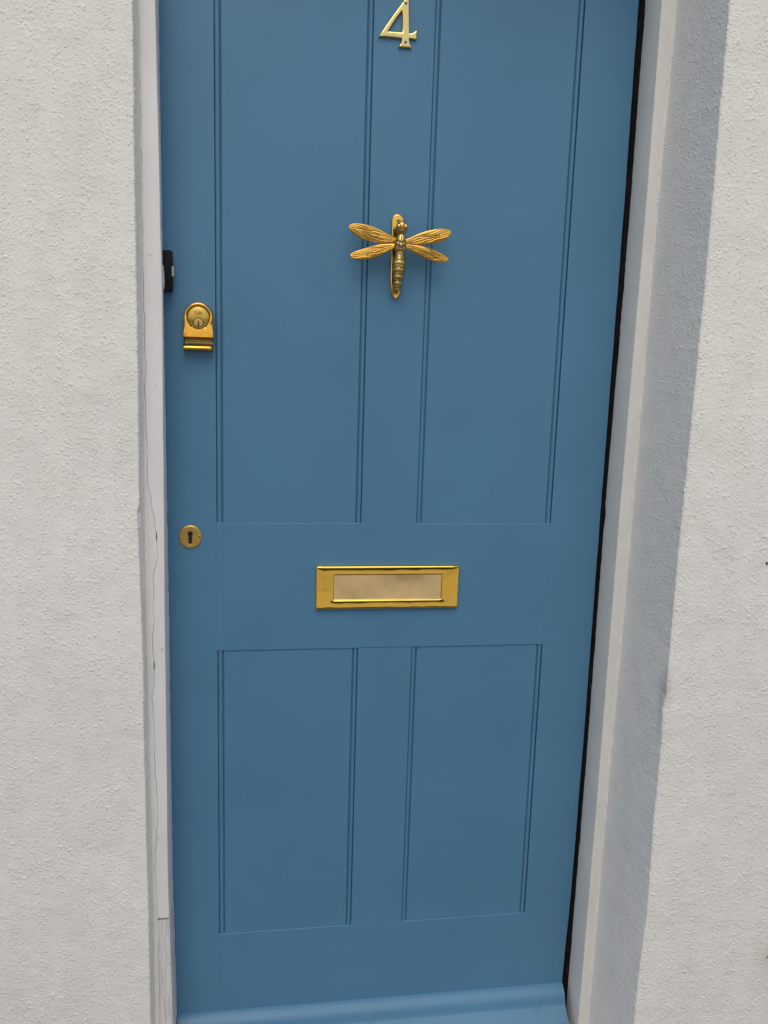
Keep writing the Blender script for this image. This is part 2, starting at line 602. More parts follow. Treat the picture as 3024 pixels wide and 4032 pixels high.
sweep_z("jamb", jamb_sections(up), zz[up], FRAMEL, fr, angle=40)
lo = zz < 0.3335
sweep_z("jamb_splice", jamb_sections(lo, 0.0008), zz[lo], SPLICE, fr, angle=40, label="bare brushy repair piece at the foot of the left jamb")
S = []
xcl = interp(COR_L, zz)
for k in range(n):
    c = ck[k] - cw[k]
    w = 0.0006 * fbm(zz[k:k + 1] / 0.03, np.zeros(1), 15)[0]
    S.append([(xcl[k] - 0.012, YJ + 0.009), (xcl[k] - 0.012, YJ - 0.004), (xcl[k] + 0.0005, YJ - 0.002 + w), (min(xcl[k] + 0.003, c - 0.0004), YJ - 0.0002 + w * 0.5),
              (c - 0.0003, YJ + 0.0002), (c, YJ + 0.0012), (c, YJ + 0.009)])
sweep_z("sealant", S, zz, SEAL, fr, angle=60)

# right jamb, bare wood showing in the gap beside the door
xr = np.interp(zz, [0.1, 0.5, 1.07, 1.57, 1.88], [0.5228, 0.5238, 0.5222, 0.5246, 0.5228])
xcr = interp(COR_R, zz)
jag = -0.0004 + 0.0045 * np.minimum(0, fbm(zz / 0.035, zz * 0, 31) + 0.05) + 0.002 * np.minimum(0, fbm(zz / 0.009, zz * 0, 32))
S = []
for k in range(n):
    x, c, j = xr[k], xcr[k], jag[k]
    e = 0.0007 * fbm(zz[k:k + 1] / 0.05, np.zeros(1), 44)[0]
    S.append([(x + 0.0022, 0.0), (x + 0.0018, j), (x, j - 0.0005), (x + e * 0.5, YJ + 0.0022), (x + 0.0007, YJ + 0.0005), (x + 0.0022, YJ),
              (c - 0.004, YJ + 0.0002 + e), (c + 0.003, YJ - 0.0012 + e), (c + 0.014, YJ - 0.004), (c + 0.05, YJ + 0.02), (c + 0.05, 0.0)])
sweep_z("jamb", S, zz, FRAME, fr, angle=40)
S = []
xd = np.interp(zz, [0.1, 0.3, 0.6, 1.07, 1.57, 1.88], [0.5108, 0.5152, 0.5163, 0.5150, 0.5150, 0.5126])
for k in range(n):
    e = 0.0012 * fbm(zz[k:k + 1] / 0.02, np.zeros(1), 55)[0]
    S.append([(xr[k] + 0.0019 + e, 0.0005), (0.505, 0.020 + e * 2), (0.505, 0.045), (0.57, 0.045), (0.57, 0.0005)])
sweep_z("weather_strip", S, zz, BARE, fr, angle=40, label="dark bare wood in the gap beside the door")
bbox("head", -0.30, 0.57, YJ + 0.001, 0.05, 2.132, 2.159, FRAME, fr, 0.002)
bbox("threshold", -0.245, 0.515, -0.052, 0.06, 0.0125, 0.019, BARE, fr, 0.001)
S = []
for k in range(n):
    c = xcr[k]
    a_ = 0.0035 + 0.0030 * max(-0.6, fbm(zz[k:k + 1] / 0.018, np.zeros(1), 61)[0]) + 0.0012 * fbm(zz[k:k + 1] / 0.006, np.zeros(1), 62)[0]
    y_ = YJ - 0.0009 + 0.0005 * fbm(zz[k:k + 1] / 0.008, np.zeros(1), 63)[0]
    S.append([(c + 0.012, YJ + 0.006), (c - a_, YJ + 0.0015), (c - a_ * 0.6, y_), (c - 0.0003, y_ - a_ * 0.45), (c + 0.0016, y_ - a_ * 1.1), (c + 0.012, y_ - a_ * 1.2)])
sweep_z("sealant", S, zz, SEAL, fr, angle=60)
# raised lump of filler on the left jamb by the latch box
lump = [(-0.2490, 1.447, 0.0006), (-0.2486, 1.436, 0.0016), (-0.2484, 1.424, 0.0022), (-0.2485, 1.414, 0.0016), (-0.2490, 1.408, 0.0005)]
V = []
F = []
for x, z, r in lump:
    for a in range(8):
        V.append((x + r * math.cos(a * math.pi / 4), -0.030 + 0.012 * math.sin(a * math.pi / 4), z))
for i in range(len(lump) - 1):
    for a in range(8):
        F.append((i * 8 + a, i * 8 + (a + 1) % 8, i * 8 + 8 + (a + 1) % 8, i * 8 + 8 + a))
F += [tuple(range(7, -1, -1)), tuple(range(32, 40))]
mesh("filler_lump", V, F, FRAMEL, fr)
lb = bbox("latch_box", -0.2545, -0.2362, -0.024, -0.0015, 1.4090, 1.4708, BLACK, fr, 0.0012, 3, label="small black metal latch box on the left jamb")
bbox("tab", -0.2363, -0.2328, -0.022, -0.012, 1.4315, 1.4465, CREAM, lb, 0.0007, label="pale cream tab on the black latch box")

# ------------------------------------------------------------------ front door
dr = thing("front_door", "blue painted four-panel front door with brass number, knocker, lock and letter plate", "door", (0.13, 0.02, 0.02))
DT = 0.040
XL, XR = -0.2600, 0.5136
Q = dict(a0=-0.1703, a1=-0.1593, b0=0.0672, b1=0.0772, c0=0.1745, c1=0.1845, d0=0.4113, d1=0.4215)
ZB, ZL, ZR, ZT, ZE, ZS = 0.2492, 0.8033, 1.0319, 2.020, 2.130, 0.022
BV = 0.00012


def upright(name, x0, x1, z0, z1, y0=0.0):
    return bbox(name, x0, x1, y0, DT, z0, z1, PAINTV, dr, BV)


upright("stile", XL, Q['a0'], ZS, ZE)
# right stile follows the slightly worn meeting edge
S = []
for k in range(n):
    e = xd[k] + 0.0006 * fbm(zz[k:k + 1] / 0.03, np.zeros(1), 71)[0]
    S.append([(Q['d1'], DT), (Q['d1'], BV), (Q['d1'] + BV, 0.0), (e - 0.0018, 0.0), (e - 0.0005, 0.0005), (e, 0.002), (e, DT)])
selz = (zz > 0.021) & (zz < 2.131)
sweep_z("stile", np.array(S)[selz], zz[selz], PAINTV, dr, angle=30)
for z0, z1 in ((ZS, ZB), (ZL, ZR), (ZT, ZE)):
    e = 0.0012
    sec = [(DT - 0.001, z0), (e, z0), (e * 0.3, z0 + e * 0.3), (0.00004, z0 + e), (0.00004, z1 - e), (e * 0.3, z1 - e * 0.3), (e, z1), (DT - 0.001, z1)]
    V = [(x, y, z) for x in (Q['a0'] + 0.0001, Q['d1'] - 0.0001) for y, z in sec]
    F = [(k, (k + 1) % 8, 8 + (k + 1) % 8, 8 + k) for k in range(8)] + [tuple(range(8)), tuple(range(15, 7, -1))]
    bm = bmesh.new()
    vs = [bm.verts.new(v) for v in V]
    for f in F:
        bm.faces.new([vs[i] for i in f])
    from_bm("rail", bm, PAINTH, dr, angle=20)
for z0, z1 in ((ZB, ZL), (ZR, ZT)):
    bbox("muntin", Q['b1'], Q['c0'], 0.0001, DT - 0.002, z0 + 0.0001, z1 - 0.0001, PAINTV, dr, BV * 0.6)

for (x0, x1, x2, x3) in ((Q['a0'], Q['a1'], Q['b0'], Q['b1']), (Q['c0'], Q['c1'], Q['d0'], Q['d1'])):
    for z0, z1 in ((ZB, ZL), (ZR, ZT)):
        zp = np.array([z0 + 0.0002, z1 - 0.0002])
        S = []
        for z in zp:
            w = 0.0
            S.append([(x0 + 0.0002, DT - 0.004), (x0 + 0.0002, 0.0053), (x1 - 0.0012, 0.0053), (x1, 0.0036), (x1 + 0.0002, 0.0026), (x1 + 0.0012, 0.0020 + w),
                      (x2 - 0.0012, 0.0020 + w), (x2 - 0.0002, 0.0026), (x2, 0.0036), (x2 + 0.0012, 0.0053), (x3 - 0.0002, 0.0053), (x3 - 0.0002, DT - 0.004)])
        sweep_z("panel", S, zp, PAINTV, dr, angle=30)
        for u0, u1, inner in ((x0, x1, 1), (x2, x3, -1)):
            # a half-round bead between two quirks
            if inner > 0:
                c0, c1 = u0 + 0.0006, u1 - 0.0019
            else:
                c0, c1 = u0 + 0.0019, u1 - 0.0008
            cx, rad = (c0 + c1) / 2, (c1 - c0) / 2
            S = []
            zb_ = np.linspace(z0 + 0.0002, z1 - 0.0002, 60)
            for z in zb_:
                wob = 0.00025 * fbm(np.array([z / 0.09]), np.array([cx * 50]), 91)[0]
                S.append([(cx + wob - rad * math.cos(a), 0.0052 - 0.0047 * math.sin(a) ** 0.8) for a in np.linspace(0, math.pi, 9)])
            sweep_z("bead", S, zb_, PAINTV, dr, angle=60)

# weather bar along the bottom
prof = [(0.0, 0.0865), (-0.004, 0.0858), (-0.0085, 0.0830), (-0.0130, 0.0797), (-0.0172, 0.0757), (-0.0200, 0.0712), (-0.0220, 0.0655), (-0.0232, 0.0602), (-0.0248, 0.0562), (-0.0262, 0.0545), (-0.0300, 0.0510),
        (-0.0350, 0.0462), (-0.0400, 0.0416), (-0.0450, 0.0374), (-0.0490, 0.0338), (-0.0500, 0.0320), (-0.0500, 0.0230), (-0.0494, 0.0222), (0.0, 0.0222)]
xsb = np.linspace(-0.2478, 0.5095, 120)
V = []
for x in xsb:
    for k, (y, z) in enumerate(prof):
        d = 0.0005 * fbm(np.array([x / 0.05]), np.array([k * 0.35]), 101)[0] if 0 < k < 15 else 0
        for (xd_, zd_, rr, hh) in ((0.1150, 0.0600, 0.0045, 0.0022), (0.445, 0.0600, 0.006, 0.0018)):
            if 0 < k < 15:
                d += hh * math.exp(-(((x - xd_) / rr) ** 2 + ((z - zd_) / (rr * 1.3)) ** 2))
        V.append((x, y - d, z + d * 0.3))
m_ = len(prof)
F = [(i * m_ + k, i * m_ + (k + 1) % m_, (i + 1) * m_ + (k + 1) % m_, (i + 1) * m_ + k) for i in range(len(xsb) - 1) for k in range(m_)]
F += [tuple(range(m_)), tuple((len(xsb) - 1) * m_ + k for k in reversed(range(m_)))]
bm = bmesh.new()
vs = [bm.verts.new(v) for v in V]
for f in F:
    bm.faces.new([vs[i] for i in f])
from_bm("weather_bar", bm, PAINTH, dr, angle=32, label="moulded blue weather bar along the foot of the door")


# ------------------------------------------------------------------ brass furniture helpers
def screw(cx, cz, y, r, mat, parent, rot=0.3, label=None):
    V = [(cx, y - 0.0005, cz)]
    F = []
    N_ = 20
    for rr, yy in ((0.55, -0.00045), (0.9, -0.0002), (1.0, 0.0006)):
        for k in range(N_):
            a = 2 * math.pi * k / N_
            V.append((cx + r * rr * math.cos(a), y + yy, cz + r * rr * math.sin(a)))
    fm = []
    for k in range(N_):
        F.append((0, 1 + k, 1 + (k + 1) % N_))
        fm.append(0)
    for j in range(2):
        for k in range(N_):
            a, b = 1 + j * N_ + k, 1 + j * N_ + (k + 1) % N_
            F.append((a, a + N_, b + N_, b))
            fm.append(0 if j == 0 else 1)
    # cross recess
    w, l = r * 0.16, r * 0.45
    for a in (rot, rot + math.pi / 2):
        c, s = math.cos(a), math.sin(a)
        b0 = len(V)
        for px, pz in ((-l, -w), (l, -w), (l, w), (-l, w)):
            V.append((cx + px * c - pz * s, y - 0.00065 - (0.00004 if a != rot else 0), cz + px * s + pz * c))
        F.append((b0, b0 + 1, b0 + 2, b0 + 3))
        fm.append(1)
    return mesh("screw", V, F, [mat, DARK], parent, True, fmats=fm, angle=50, label=label)


def curve_shape(name, loops, y_back, extrude, bevel, mat, parent, res=4, label=None):
    """flat bevelled plate from closed (x, z) outlines; its back at y_back, front towards -y"""
    cu = bpy.data.curves.new(name, 'CURVE')
    cu.dimensions = '2D'
    cu.fill_mode = 'BOTH'
    cu.extrude = extrude
    cu.bevel_depth = bevel
    cu.bevel_resolution = res
    cu.offset = -bevel
    for lp in loops:
        sp = cu.splines.new('POLY')
        sp.points.add(len(lp) - 1)
        for i, (x, z) in enumerate(lp):
            sp.points[i].co = (x, z, 0, 1)
        sp.use_cyclic_u = True
    ob = bpy.data.objects.new(name, cu)
    COL.objects.link(ob)
    dg = bpy.context.evaluated_depsgraph_get()
    me = bpy.data.meshes.new_from_object(ob.evaluated_get(dg))
    bpy.data.objects.remove(ob)
    bpy.data.curves.remove(cu)
    me.materials.clear()
    co = np.zeros(len(me.vertices) * 3, dtype=np.float32)
    me.vertices.foreach_get('co', co)
    co = co.reshape(-1, 3)
    out = np.stack([co[:, 0], y_back - (extrude + bevel) - co[:, 2], co[:, 1]], -1)
    me.vertices.foreach_set('co', out.reshape(-1))
    me.update()
    me.name = name
    return finish(name, me, mat, parent, True, label=label, angle=55)


def chaikin(p, it=2, keep=()):
    p = [tuple(a) + ((i in keep),) for i, a in enumerate(p)]
    for _ in range(it):
        q = []
        for i in range(len(p)):
            a, b = p[i], p[(i + 1) % len(p)]
            q.append(a if a[2] else (a[0] * 0.75 + b[0] * 0.25, a[1] * 0.75 + b[1] * 0.25, False))
            if not b[2]:
                q.append((a[0] * 0.25 + b[0] * 0.75, a[1] * 0.25 + b[1] * 0.75, False))
        p = q
    return [(a[0], a[1]) for a in p]


def text_mesh(body, size, cx, cz, y, mat, parent, name="lettering"):
    cu = bpy.data.curves.new("lettering", 'FONT')
    cu.body = body
    cu.size = size
    cu.align_x = 'CENTER'
    cu.align_y = 'CENTER'
    cu.extrude = 0.00006
    ob = bpy.data.objects.new("lettering", cu)
    COL.objects.link(ob)
    dg = bpy.context.evaluated_depsgraph_get()
    me = bpy.data.meshes.new_from_object(ob.evaluated_get(dg))
    bpy.data.objects.remove(ob)
    me.materials.clear()
    me.transform(Matrix.Translation((cx, y, cz)) @ Matrix.Rotation(math.pi / 2, 4, 'X'))
    me.update()
    return finish(name, me, mat, parent, False)


# ------------------------------------------------------------------ house number 4
outer = [(0.1285, 1.8752), (0.1312, 1.8765), (0.1318, 1.8560), (0.1326, 1.8425), (0.1335, 1.8206), (0.1377, 1.8212), (0.1416, 1.8233), (0.1449, 1.8272), (0.1454, 1.8205), (0.1451, 1.8123), (0.1336, 1.8129), (0.1342, 1.8080), (0.1359, 1.8037), (0.1382, 1.7996), (0.1272, 1.7993), (0.1164, 1.7996), (0.1192, 1.8032), (0.1208, 1.8069), (0.1213, 1.8122), (0.1037, 1.8124), (0.0842, 1.8122), (0.0945, 1.8270), (0.1047, 1.8420), (0.1238, 1.8683)]
inner = [(0.1206, 1.8523), (0.1216, 1.8416), (0.1219, 1.8206), (0.1102, 1.8211), (0.0990, 1.8207), (0.1097, 1.8375)]
num = curve_shape("house_number", [chaikin(outer, 2, (0, 1, 4, 7, 9, 10, 13, 15, 18, 20)), chaikin(inner, 2, (0, 2, 4))], -0.0002, 0.0006, 0.0019, BRASSN, dr, 5,
                  label="polished brass numeral 4 screwed near the top of the door")
screw(0.1258, 1.8630, -0.0049, 0.0043, STEEL, num, 0.1)
screw(0.1274, 1.8070, -0.0049, 0.0043, STEEL, num, 0.15)

# ------------------------------------------------------------------ dragonfly knocker
kn = bpy.data.objects.new("door_knocker", None)
kn.location = (0.1242, 0, 1.48)
kn.empty_display_size = 0.03
COL.objects.link(kn)
kn.parent = dr
kn.matrix_parent_inverse = Matrix.Translation(-dr.location)
kn['label'] = "brass dragonfly door knocker with four veined wings"


def kchild(o):
    # parts of the knocker carry door-space coordinates
    o.parent = kn
    o.matrix_parent_inverse = Matrix.Translation(-kn.location)
    return o


cxp = 0.1242
arch = [(cxp + 0.0098 * math.cos(a), 1.5375 + 0.0098 * math.sin(a)) for a in np.linspace(0, math.pi, 13)]
leaf = [(0.1146, 1.520), (0.1148, 1.4875), (0.1147, 1.4600), (0.1150, 1.4400), (0.1166, 1.4240), (0.1200, 1.4155), (0.1242, 1.4122), (0.1284, 1.4155), (0.1318, 1.4240), (0.1334, 1.4400), (0.1337, 1.4600), (0.1336, 1.4875), (0.1338, 1.520)]
kchild(curve_shape("backplate", [arch + leaf], -0.0001, 0.0010, 0.0018, BRASSK, None, 4))
kchild(screw(0.1246, 1.5375, -0.0058, 0.0041, BRASSD, None, 0.5))
# hinge post between plate and body
V, F = [], []
for j, (y, r) in enumerate(((-0.004, 0.0075), (-0.010, 0.0060), (-0.028, 0.0055))):
    for k in range(16):
        a = 2 * math.pi * k / 16
        V.append((0.1246 + r * 1.1 * math.cos(a), y, 1.5035 + r * math.sin(a)))
for j in range(2):
    for k in range(16):
        F.append((j * 16 + k, j * 16 + (k + 1) % 16, j * 16 + 16 + (k + 1) % 16, j * 16 + 16 + k))
kchild(mesh("hinge", V, F, BRASSD, None))
# striker knob under the tail
V, F = [], []
for j, (y, r) in enumerate(((-0.004, 0.0060), (-0.008, 0.0055), (-0.013, 0.0040), (-0.016, 0.0015))):
    for k in range(16):
        a = 2 * math.pi * k / 16
        V.append((0.1240 + r * math.cos(a), y, 1.432 + r * 1.2 * math.sin(a)))
for j in range(3):
    for k in range(16):
        F.append((j * 16 + k, j * 16 + (k + 1) % 16, j * 16 + 16 + (k + 1) % 16, j * 16 + 16 + k))
kchild(mesh("striker", V, F, BRASSD, None))


def axis_at(z):
    x = np.interp(z, [1.42, 1.46, 1.495, 1.52], [0.1226, 0.1236, 0.1249, 0.1261])
    y = np.interp(z, [1.415, 1.43, 1.46, 1.50, 1.53], [-0.024, -0.028, -0.033, -0.035, -0.036])
    return x, y


def body_part(name, prof, nz_, relief, mat, squash=0.92, tb=0.30):
    """prof: (z, r) list; relief(theta, z, r) -> (dr, tarnish)"""
    za = np.linspace(prof[0][0], prof[-1][0], nz_)
    pr = sorted(prof)
    rr = np.interp(za, [p[0] for p in pr], [p[1] for p in pr])
    k = np.ones(5) / 5
    rp = np.convolve(np.pad(rr, 2, mode='edge'), k, 'valid')
    rp[0], rp[-1] = rr[0], rr[-1]
    nu = 56
    P = np.zeros((nu, nz_, 3))
    T = np.zeros((nu, nz_))
    ax, ay = axis_at(za)
    for i in range(nu):
        a = 2 * math.pi * i / nu      # a = -pi/2 points at the viewer's side (-y)
        d, t = relief(a, za, rp)
        r = np.maximum(rp + d, 0.0001)
        P[i, :, 0] = ax + r * math.cos(a)
        P[i, :, 1] = ay + r * squash * math.sin(a)
        P[i, :, 2] = za
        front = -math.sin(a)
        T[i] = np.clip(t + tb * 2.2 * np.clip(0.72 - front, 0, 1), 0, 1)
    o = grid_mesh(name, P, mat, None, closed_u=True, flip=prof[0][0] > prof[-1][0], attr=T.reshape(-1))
    return kchild(o)


BANDS = [1.4675, 1.4562, 1.4455, 1.4355, 1.4250]


def abd_relief(a, z, r):
    d = np.zeros_like(z)
    t = np.full_like(z, 0.42)
    for b in BANDS:
        w = 0.0026 * np.interp(b, [1.42, 1.47], [0.7, 1.0])
        m = 1 / (1 + np.exp(-(w - np.abs(z - b)) / 0.0004))
        d += m * 0.0007
        t -= m * 0.42
        e = np.exp(-((np.abs(z - b) - w - 0.0006) / 0.0005) ** 2)
        d -= e * 0.0005
        t += e * 0.55
    pit = vnoise(np.full_like(z, a * 9) + 40, z / 0.0011, 7)
    inb = np.clip(t, 0, 1)
    d += np.where(inb > 0.2, -0.0005 * np.clip(pit + 0.1, 0, 1), 0)
    t += np.where(inb > 0.2, np.clip(pit * 1.6, -0.3, 0.6), 0)
    return d, t


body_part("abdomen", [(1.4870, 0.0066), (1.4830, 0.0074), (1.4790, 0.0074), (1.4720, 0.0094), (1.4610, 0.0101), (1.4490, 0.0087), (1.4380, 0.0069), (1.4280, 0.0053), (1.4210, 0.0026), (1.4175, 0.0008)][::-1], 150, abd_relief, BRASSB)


def tho_relief(a, z, r):
    u = (z - 1.4855) / 0.024
    f = math.cos(a)
    d = -0.0010 * np.exp(-((u - 0.50 - 0.18 * abs(f)) / 0.05) ** 2) - 0.0008 * np.exp(-((u - 0.18 - 0.25 * abs(f)) / 0.05) ** 2)
    t = 0.85 * np.exp(-((u - 0.50 - 0.18 * abs(f)) / 0.06) ** 2) + 0.8 * np.exp(-((u - 0.18 - 0.25 * abs(f)) / 0.06) ** 2)
    g = np.exp(-((f - 0.0) / 0.10) ** 2) * (u > 0.52)
    h = np.exp(-((abs(f) - 0.34) / 0.09) ** 2) * (u < 0.55)
    d = d - 0.0008 * g - 0.0009 * h
    return d, 0.12 + t + 0.8 * g + 0.8 * h


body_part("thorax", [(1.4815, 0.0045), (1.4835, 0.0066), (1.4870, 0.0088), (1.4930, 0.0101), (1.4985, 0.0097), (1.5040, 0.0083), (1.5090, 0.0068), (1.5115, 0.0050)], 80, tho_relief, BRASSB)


def head_relief(a, z, r):
    pit = vnoise(np.full_like(z, a * 9) + 10, z / 0.0012, 17)
    return -0.0004 * np.clip(pit, 0, 1), 0.35 + 0.5 * np.clip(pit, 0, 1)


body_part("head", [(1.5100, 0.0048), (1.5125, 0.0062), (1.5160, 0.0082), (1.5205, 0.0093), (1.5245, 0.0091), (1.5285, 0.0076), (1.5310, 0.0050), (1.5322, 0.0010)], 60, head_relief, BRASSB)
for sx in (-1, 1):
    P = np.zeros((20, 14, 3))
    c = (0.1258 + sx * 0.0055, -0.0430, 1.5222)
    for i in range(20):
        for j in range(14):
            a, b = 2 * math.pi * i / 20, math.pi * j / 13
            P[i, j] = (c[0] + 0.0042 * math.sin(b) * math.cos(a), c[1] - 0.0042 * math.cos(b), c[2] + 0.0044 * math.sin(b) * math.sin(a))
    kchild(grid_mesh("eye", P, BRASSB, None, closed_u=True, attr=np.full(280, 0.05)))

WL1 = [(0.1161, 1.5071), (0.1049, 1.5117), (0.094, 1.5168), (0.0808, 1.5218), (0.0665, 1.525), (0.0546, 1.5257), (0.0452, 1.5246), (0.0408, 1.5214), (0.0407, 1.5174), (0.0455, 1.512), (0.0515, 1.5073), (0.0587, 1.5031), (0.0671, 1.5002), (0.0791, 1.4979), (0.0922, 1.4969), (0.1042, 1.4978), (0.1163, 1.4991)]
WL2 = [(0.1164, 1.4974), (0.1018, 1.4965), (0.0875, 1.4938), (0.0733, 1.4897), (0.0615, 1.4857), (0.0509, 1.4818), (0.0445, 1.4781), (0.0436, 1.4752), (0.0464, 1.4714), (0.0524, 1.4694), (0.0619, 1.4692), (0.0727, 1.4705), (0.0833, 1.4737), (0.0952, 1.4788), (0.1046, 1.4844), (0.1117, 1.4882), (0.1166, 1.49)]
WR1 = [(0.1338, 1.5048), (0.1435, 1.5086), (0.1542, 1.5142), (0.1649, 1.5188), (0.1769, 1.5223), (0.189, 1.5243), (0.1999, 1.5248), (0.2073, 1.5227), (0.2089, 1.5193), (0.2065, 1.5141), (0.2006, 1.5086), (0.1911, 1.5035), (0.179, 1.5001), (0.1657, 1.498), (0.1524, 1.497), (0.1427, 1.4977), (0.134, 1.4985)]
WR2 = [(0.1341, 1.4974), (0.1451, 1.4969), (0.1585, 1.4962), (0.1695, 1.4944), (0.1806, 1.491), (0.1905, 1.4874), (0.2005, 1.4827), (0.2062, 1.4789), (0.206, 1.476), (0.2022, 1.4724), (0.1937, 1.4712), (0.1826, 1.472), (0.1715, 1.475), (0.1604, 1.4791), (0.1505, 1.4838), (0.1431, 1.4874), (0.1343, 1.4911)]


def resample(p, n_):
    p = np.array(p)
    d = np.concatenate([[0], np.cumsum(np.hypot(*np.diff(p, axis=0).T))])
    u = np.linspace(0, d[-1], n_)
    return np.stack([np.interp(u, d, p[:, 0]), np.interp(u, d, p[:, 1])], -1)


def wing(out, seed):
    r = np.random.default_rng(seed)
    ns, nt = 90, 36
    sm = chaikin(out, 2, (0, len(out) - 1))
    # split the outline at the tip
    root = np.array([(out[0][0] + out[-1][0]) / 2, (out[0][1] + out[-1][1]) / 2])
    k = int(np.argmax([np.hypot(a[0] - root[0], a[1] - root[1]) for a in sm]))
    i0 = min(range(len(sm)), key=lambda i: np.hypot(sm[i][0] - out[0][0], sm[i][1] - out[0][1]))
    sm = sm[i0:] + sm[:i0]
    k = int(np.argmax([np.hypot(a[0] - root[0], a[1] - root[1]) for a in sm]))
    A = resample(sm[:k + 1], ns)
    B = resample(sm[k:][::-1], ns)
    s = np.linspace(0, 1, ns)[:, None]
    t = np.linspace(0, 1, nt)[None, :]
    X = A[:, 0:1] * (1 - t) + B[:, 0:1] * t
    Z = A[:, 1:2] * (1 - t) + B[:, 1:2] * t
    prof = np.sqrt(np.clip(1 - (2 * t - 1) ** 4, 0, 1)) * np.sqrt(np.clip(1 - np.clip((s - 0.9) / 0.1, 0, 1) ** 2, 0, 1))
    h = 0.0016 * prof + 0.0006 * np.sin(s * 9 + seed) * prof
    tar = np.zeros((ns, nt)) + 0.16
    for v in range(7):
        t0 = 0.10 + 0.80 * (v + 0.5 * r.random()) / 6.8
        s0, s1 = (0.02, 0.45 + 0.45 * r.random()) if v % 3 else (0.25 + 0.3 * r.random(), 0.97)
        tv = t0 + (0.5 - t0) * 0.25 * (1 - s) + 0.11 * np.sin(s * (4 + 6 * r.random()) + 6 * r.random())
        wd = 0.020 + 0.012 * r.random()
        on = np.clip((s - s0) / 0.06, 0, 1) * np.clip((s1 - s) / 0.08, 0, 1)
        g = np.exp(-((t - tv) / wd) ** 2) * on
        h = h - 0.0006 * g * prof
        h = h + 0.00025 * np.exp(-((t - tv - 0.06) / 0.03) ** 2) * on * prof
        tar = tar + 0.95 * g
    tar = tar + 0.7 * np.exp(-((t - 0.10) / 0.025) ** 2) * (s > 0.1) + 0.6 * np.exp(-((t - 0.90) / 0.025) ** 2) * (s > 0.1)
    y0 = -0.030
    Pf = np.stack([X, y0 - h - 0.0006, Z], -1)
    Pb = np.stack([X, np.full_like(X, y0 + 0.0008), Z], -1)
    P = np.concatenate([Pf, Pb[:, ::-1]], 1)
    T = np.concatenate([np.clip(tar, 0, 1), np.zeros((ns, nt))], 1)
    P = np.concatenate([P, P[:, :1]], 1)
    T = np.concatenate([T, T[:, :1]], 1)
    o = grid_mesh("wing", P, BRASSK, None, attr=T.reshape(-1))
    bm = bmesh.new()
    bm.from_mesh(o.data)
    bmesh.ops.remove_doubles(bm, verts=bm.verts, dist=1e-6)
    bmesh.ops.recalc_face_normals(bm, faces=bm.faces)
    bm.to_mesh(o.data)
    bm.free()
    o.data.polygons.foreach_set('use_smooth', [True] * len(o.data.polygons))
    return kchild(o)


for w_, sd in ((WL1, 1), (WL2, 2), (WR1, 3), (WR2, 4)):
    wing(w_, sd)

# ------------------------------------------------------------------ letter plate


def rect_ring(name, x0, x1, z0, z1, prof, mat, parent, sub=24, label=None, rad=0.0012):
    """prof: (inset, y); mitred rectangular ring with fine divisions"""
    def loop(o):
        a0, a1, b0, b1 = x0 + o, x1 - o, z0 + o, z1 - o
        L = []
        for (p, q) in (((a0, b0), (a1, b0)), ((a1, b0), (a1, b1)), ((a1, b1), (a0, b1)), ((a0, b1), (a0, b0))):
            for k in range(sub):
                t = k / sub
                L.append((p[0] * (1 - t) + q[0] * t, p[1] * (1 - t) + q[1] * t))
        return L
    P = np.zeros((sub * 4, len(prof), 3))
    for j, (o, y) in enumerate(prof):
        for i, (x, z) in enumerate(loop(o)):
            P[i, j] = (x, y, z)
    return grid_mesh(name, P, mat, parent, closed_u=True, label=label, angle=48)


w1 = 0.0160
lp = rect_ring("letter_plate", 0.0, 0.2540, 0.8790, 0.9558, [(0, -0.0002), (0, -0.0072), (0.0004, -0.0079), (0.0011, -0.0083), (0.0030, -0.00855), (0.0052, -0.0087), (0.0080, -0.00875), (0.0108, -0.0087), (0.0132, -0.00855), (0.0150, -0.0083), (0.0157, -0.0078), (0.0160, -0.0070), (0.0160, -0.0002)], BRASS, dr,
               label="wide polished brass letter plate across the middle rail")
lp.data.vertices.foreach_get
# inner window is wider at the ends than above and below: shift the end bands
co = np.zeros(len(lp.data.vertices) * 3, dtype=np.float32)
lp.data.vertices.foreach_get('co', co)
co = co.reshape(-1, 3)
for v in co:
    dl, drr = v[0] - 0.0, 0.2540 - v[0]
    e = min(dl, drr)
    if e < 0.030:
        pass
ins = np.minimum(np.minimum(co[:, 0], 0.254 - co[:, 0]), np.minimum(co[:, 2] - 0.8790, 0.9558 - co[:, 2]))
tt = np.clip(ins / 0.016, 0, 1)
mid = (co[:, 0] - 0.127)
half = 0.127 - ins
co[:, 0] = 0.127 + mid / np.maximum(half, 1e-6) * (0.127 - ins - tt * 0.0145)
lp.data.vertices.foreach_set('co', co.reshape(-1))
lp.data.update()
# the sprung flap, hung inside the opening
P = np.zeros((40, 14, 3))
for i in range(40):
    for j in range(14):
        u, v = i / 39, j / 13
        P[i, j] = (0.0309 + 0.1922 * u, -0.0052 + 0.0003 * math.sin(u * 7) * math.sin(v * 3), 0.8953 + 0.0442 * v)
fl = grid_mesh("flap", P, BRASSF, lp, flip=True, label="pale brushed brass flap of the letter plate")
bbox("flap_edge", 0.0309, 0.2231, -0.0074, -0.0002, 0.8951, 0.8959, BRASSF, lp, 0.0003)

# ------------------------------------------------------------------ cylinder lock with finger pull
cx, czc = -0.1962, 1.3705
hw_, ztop, zbot = 0.0232, 1.3938, 1.3392
NA = 72
rin = 0.0177
arch_c = ztop - hw_


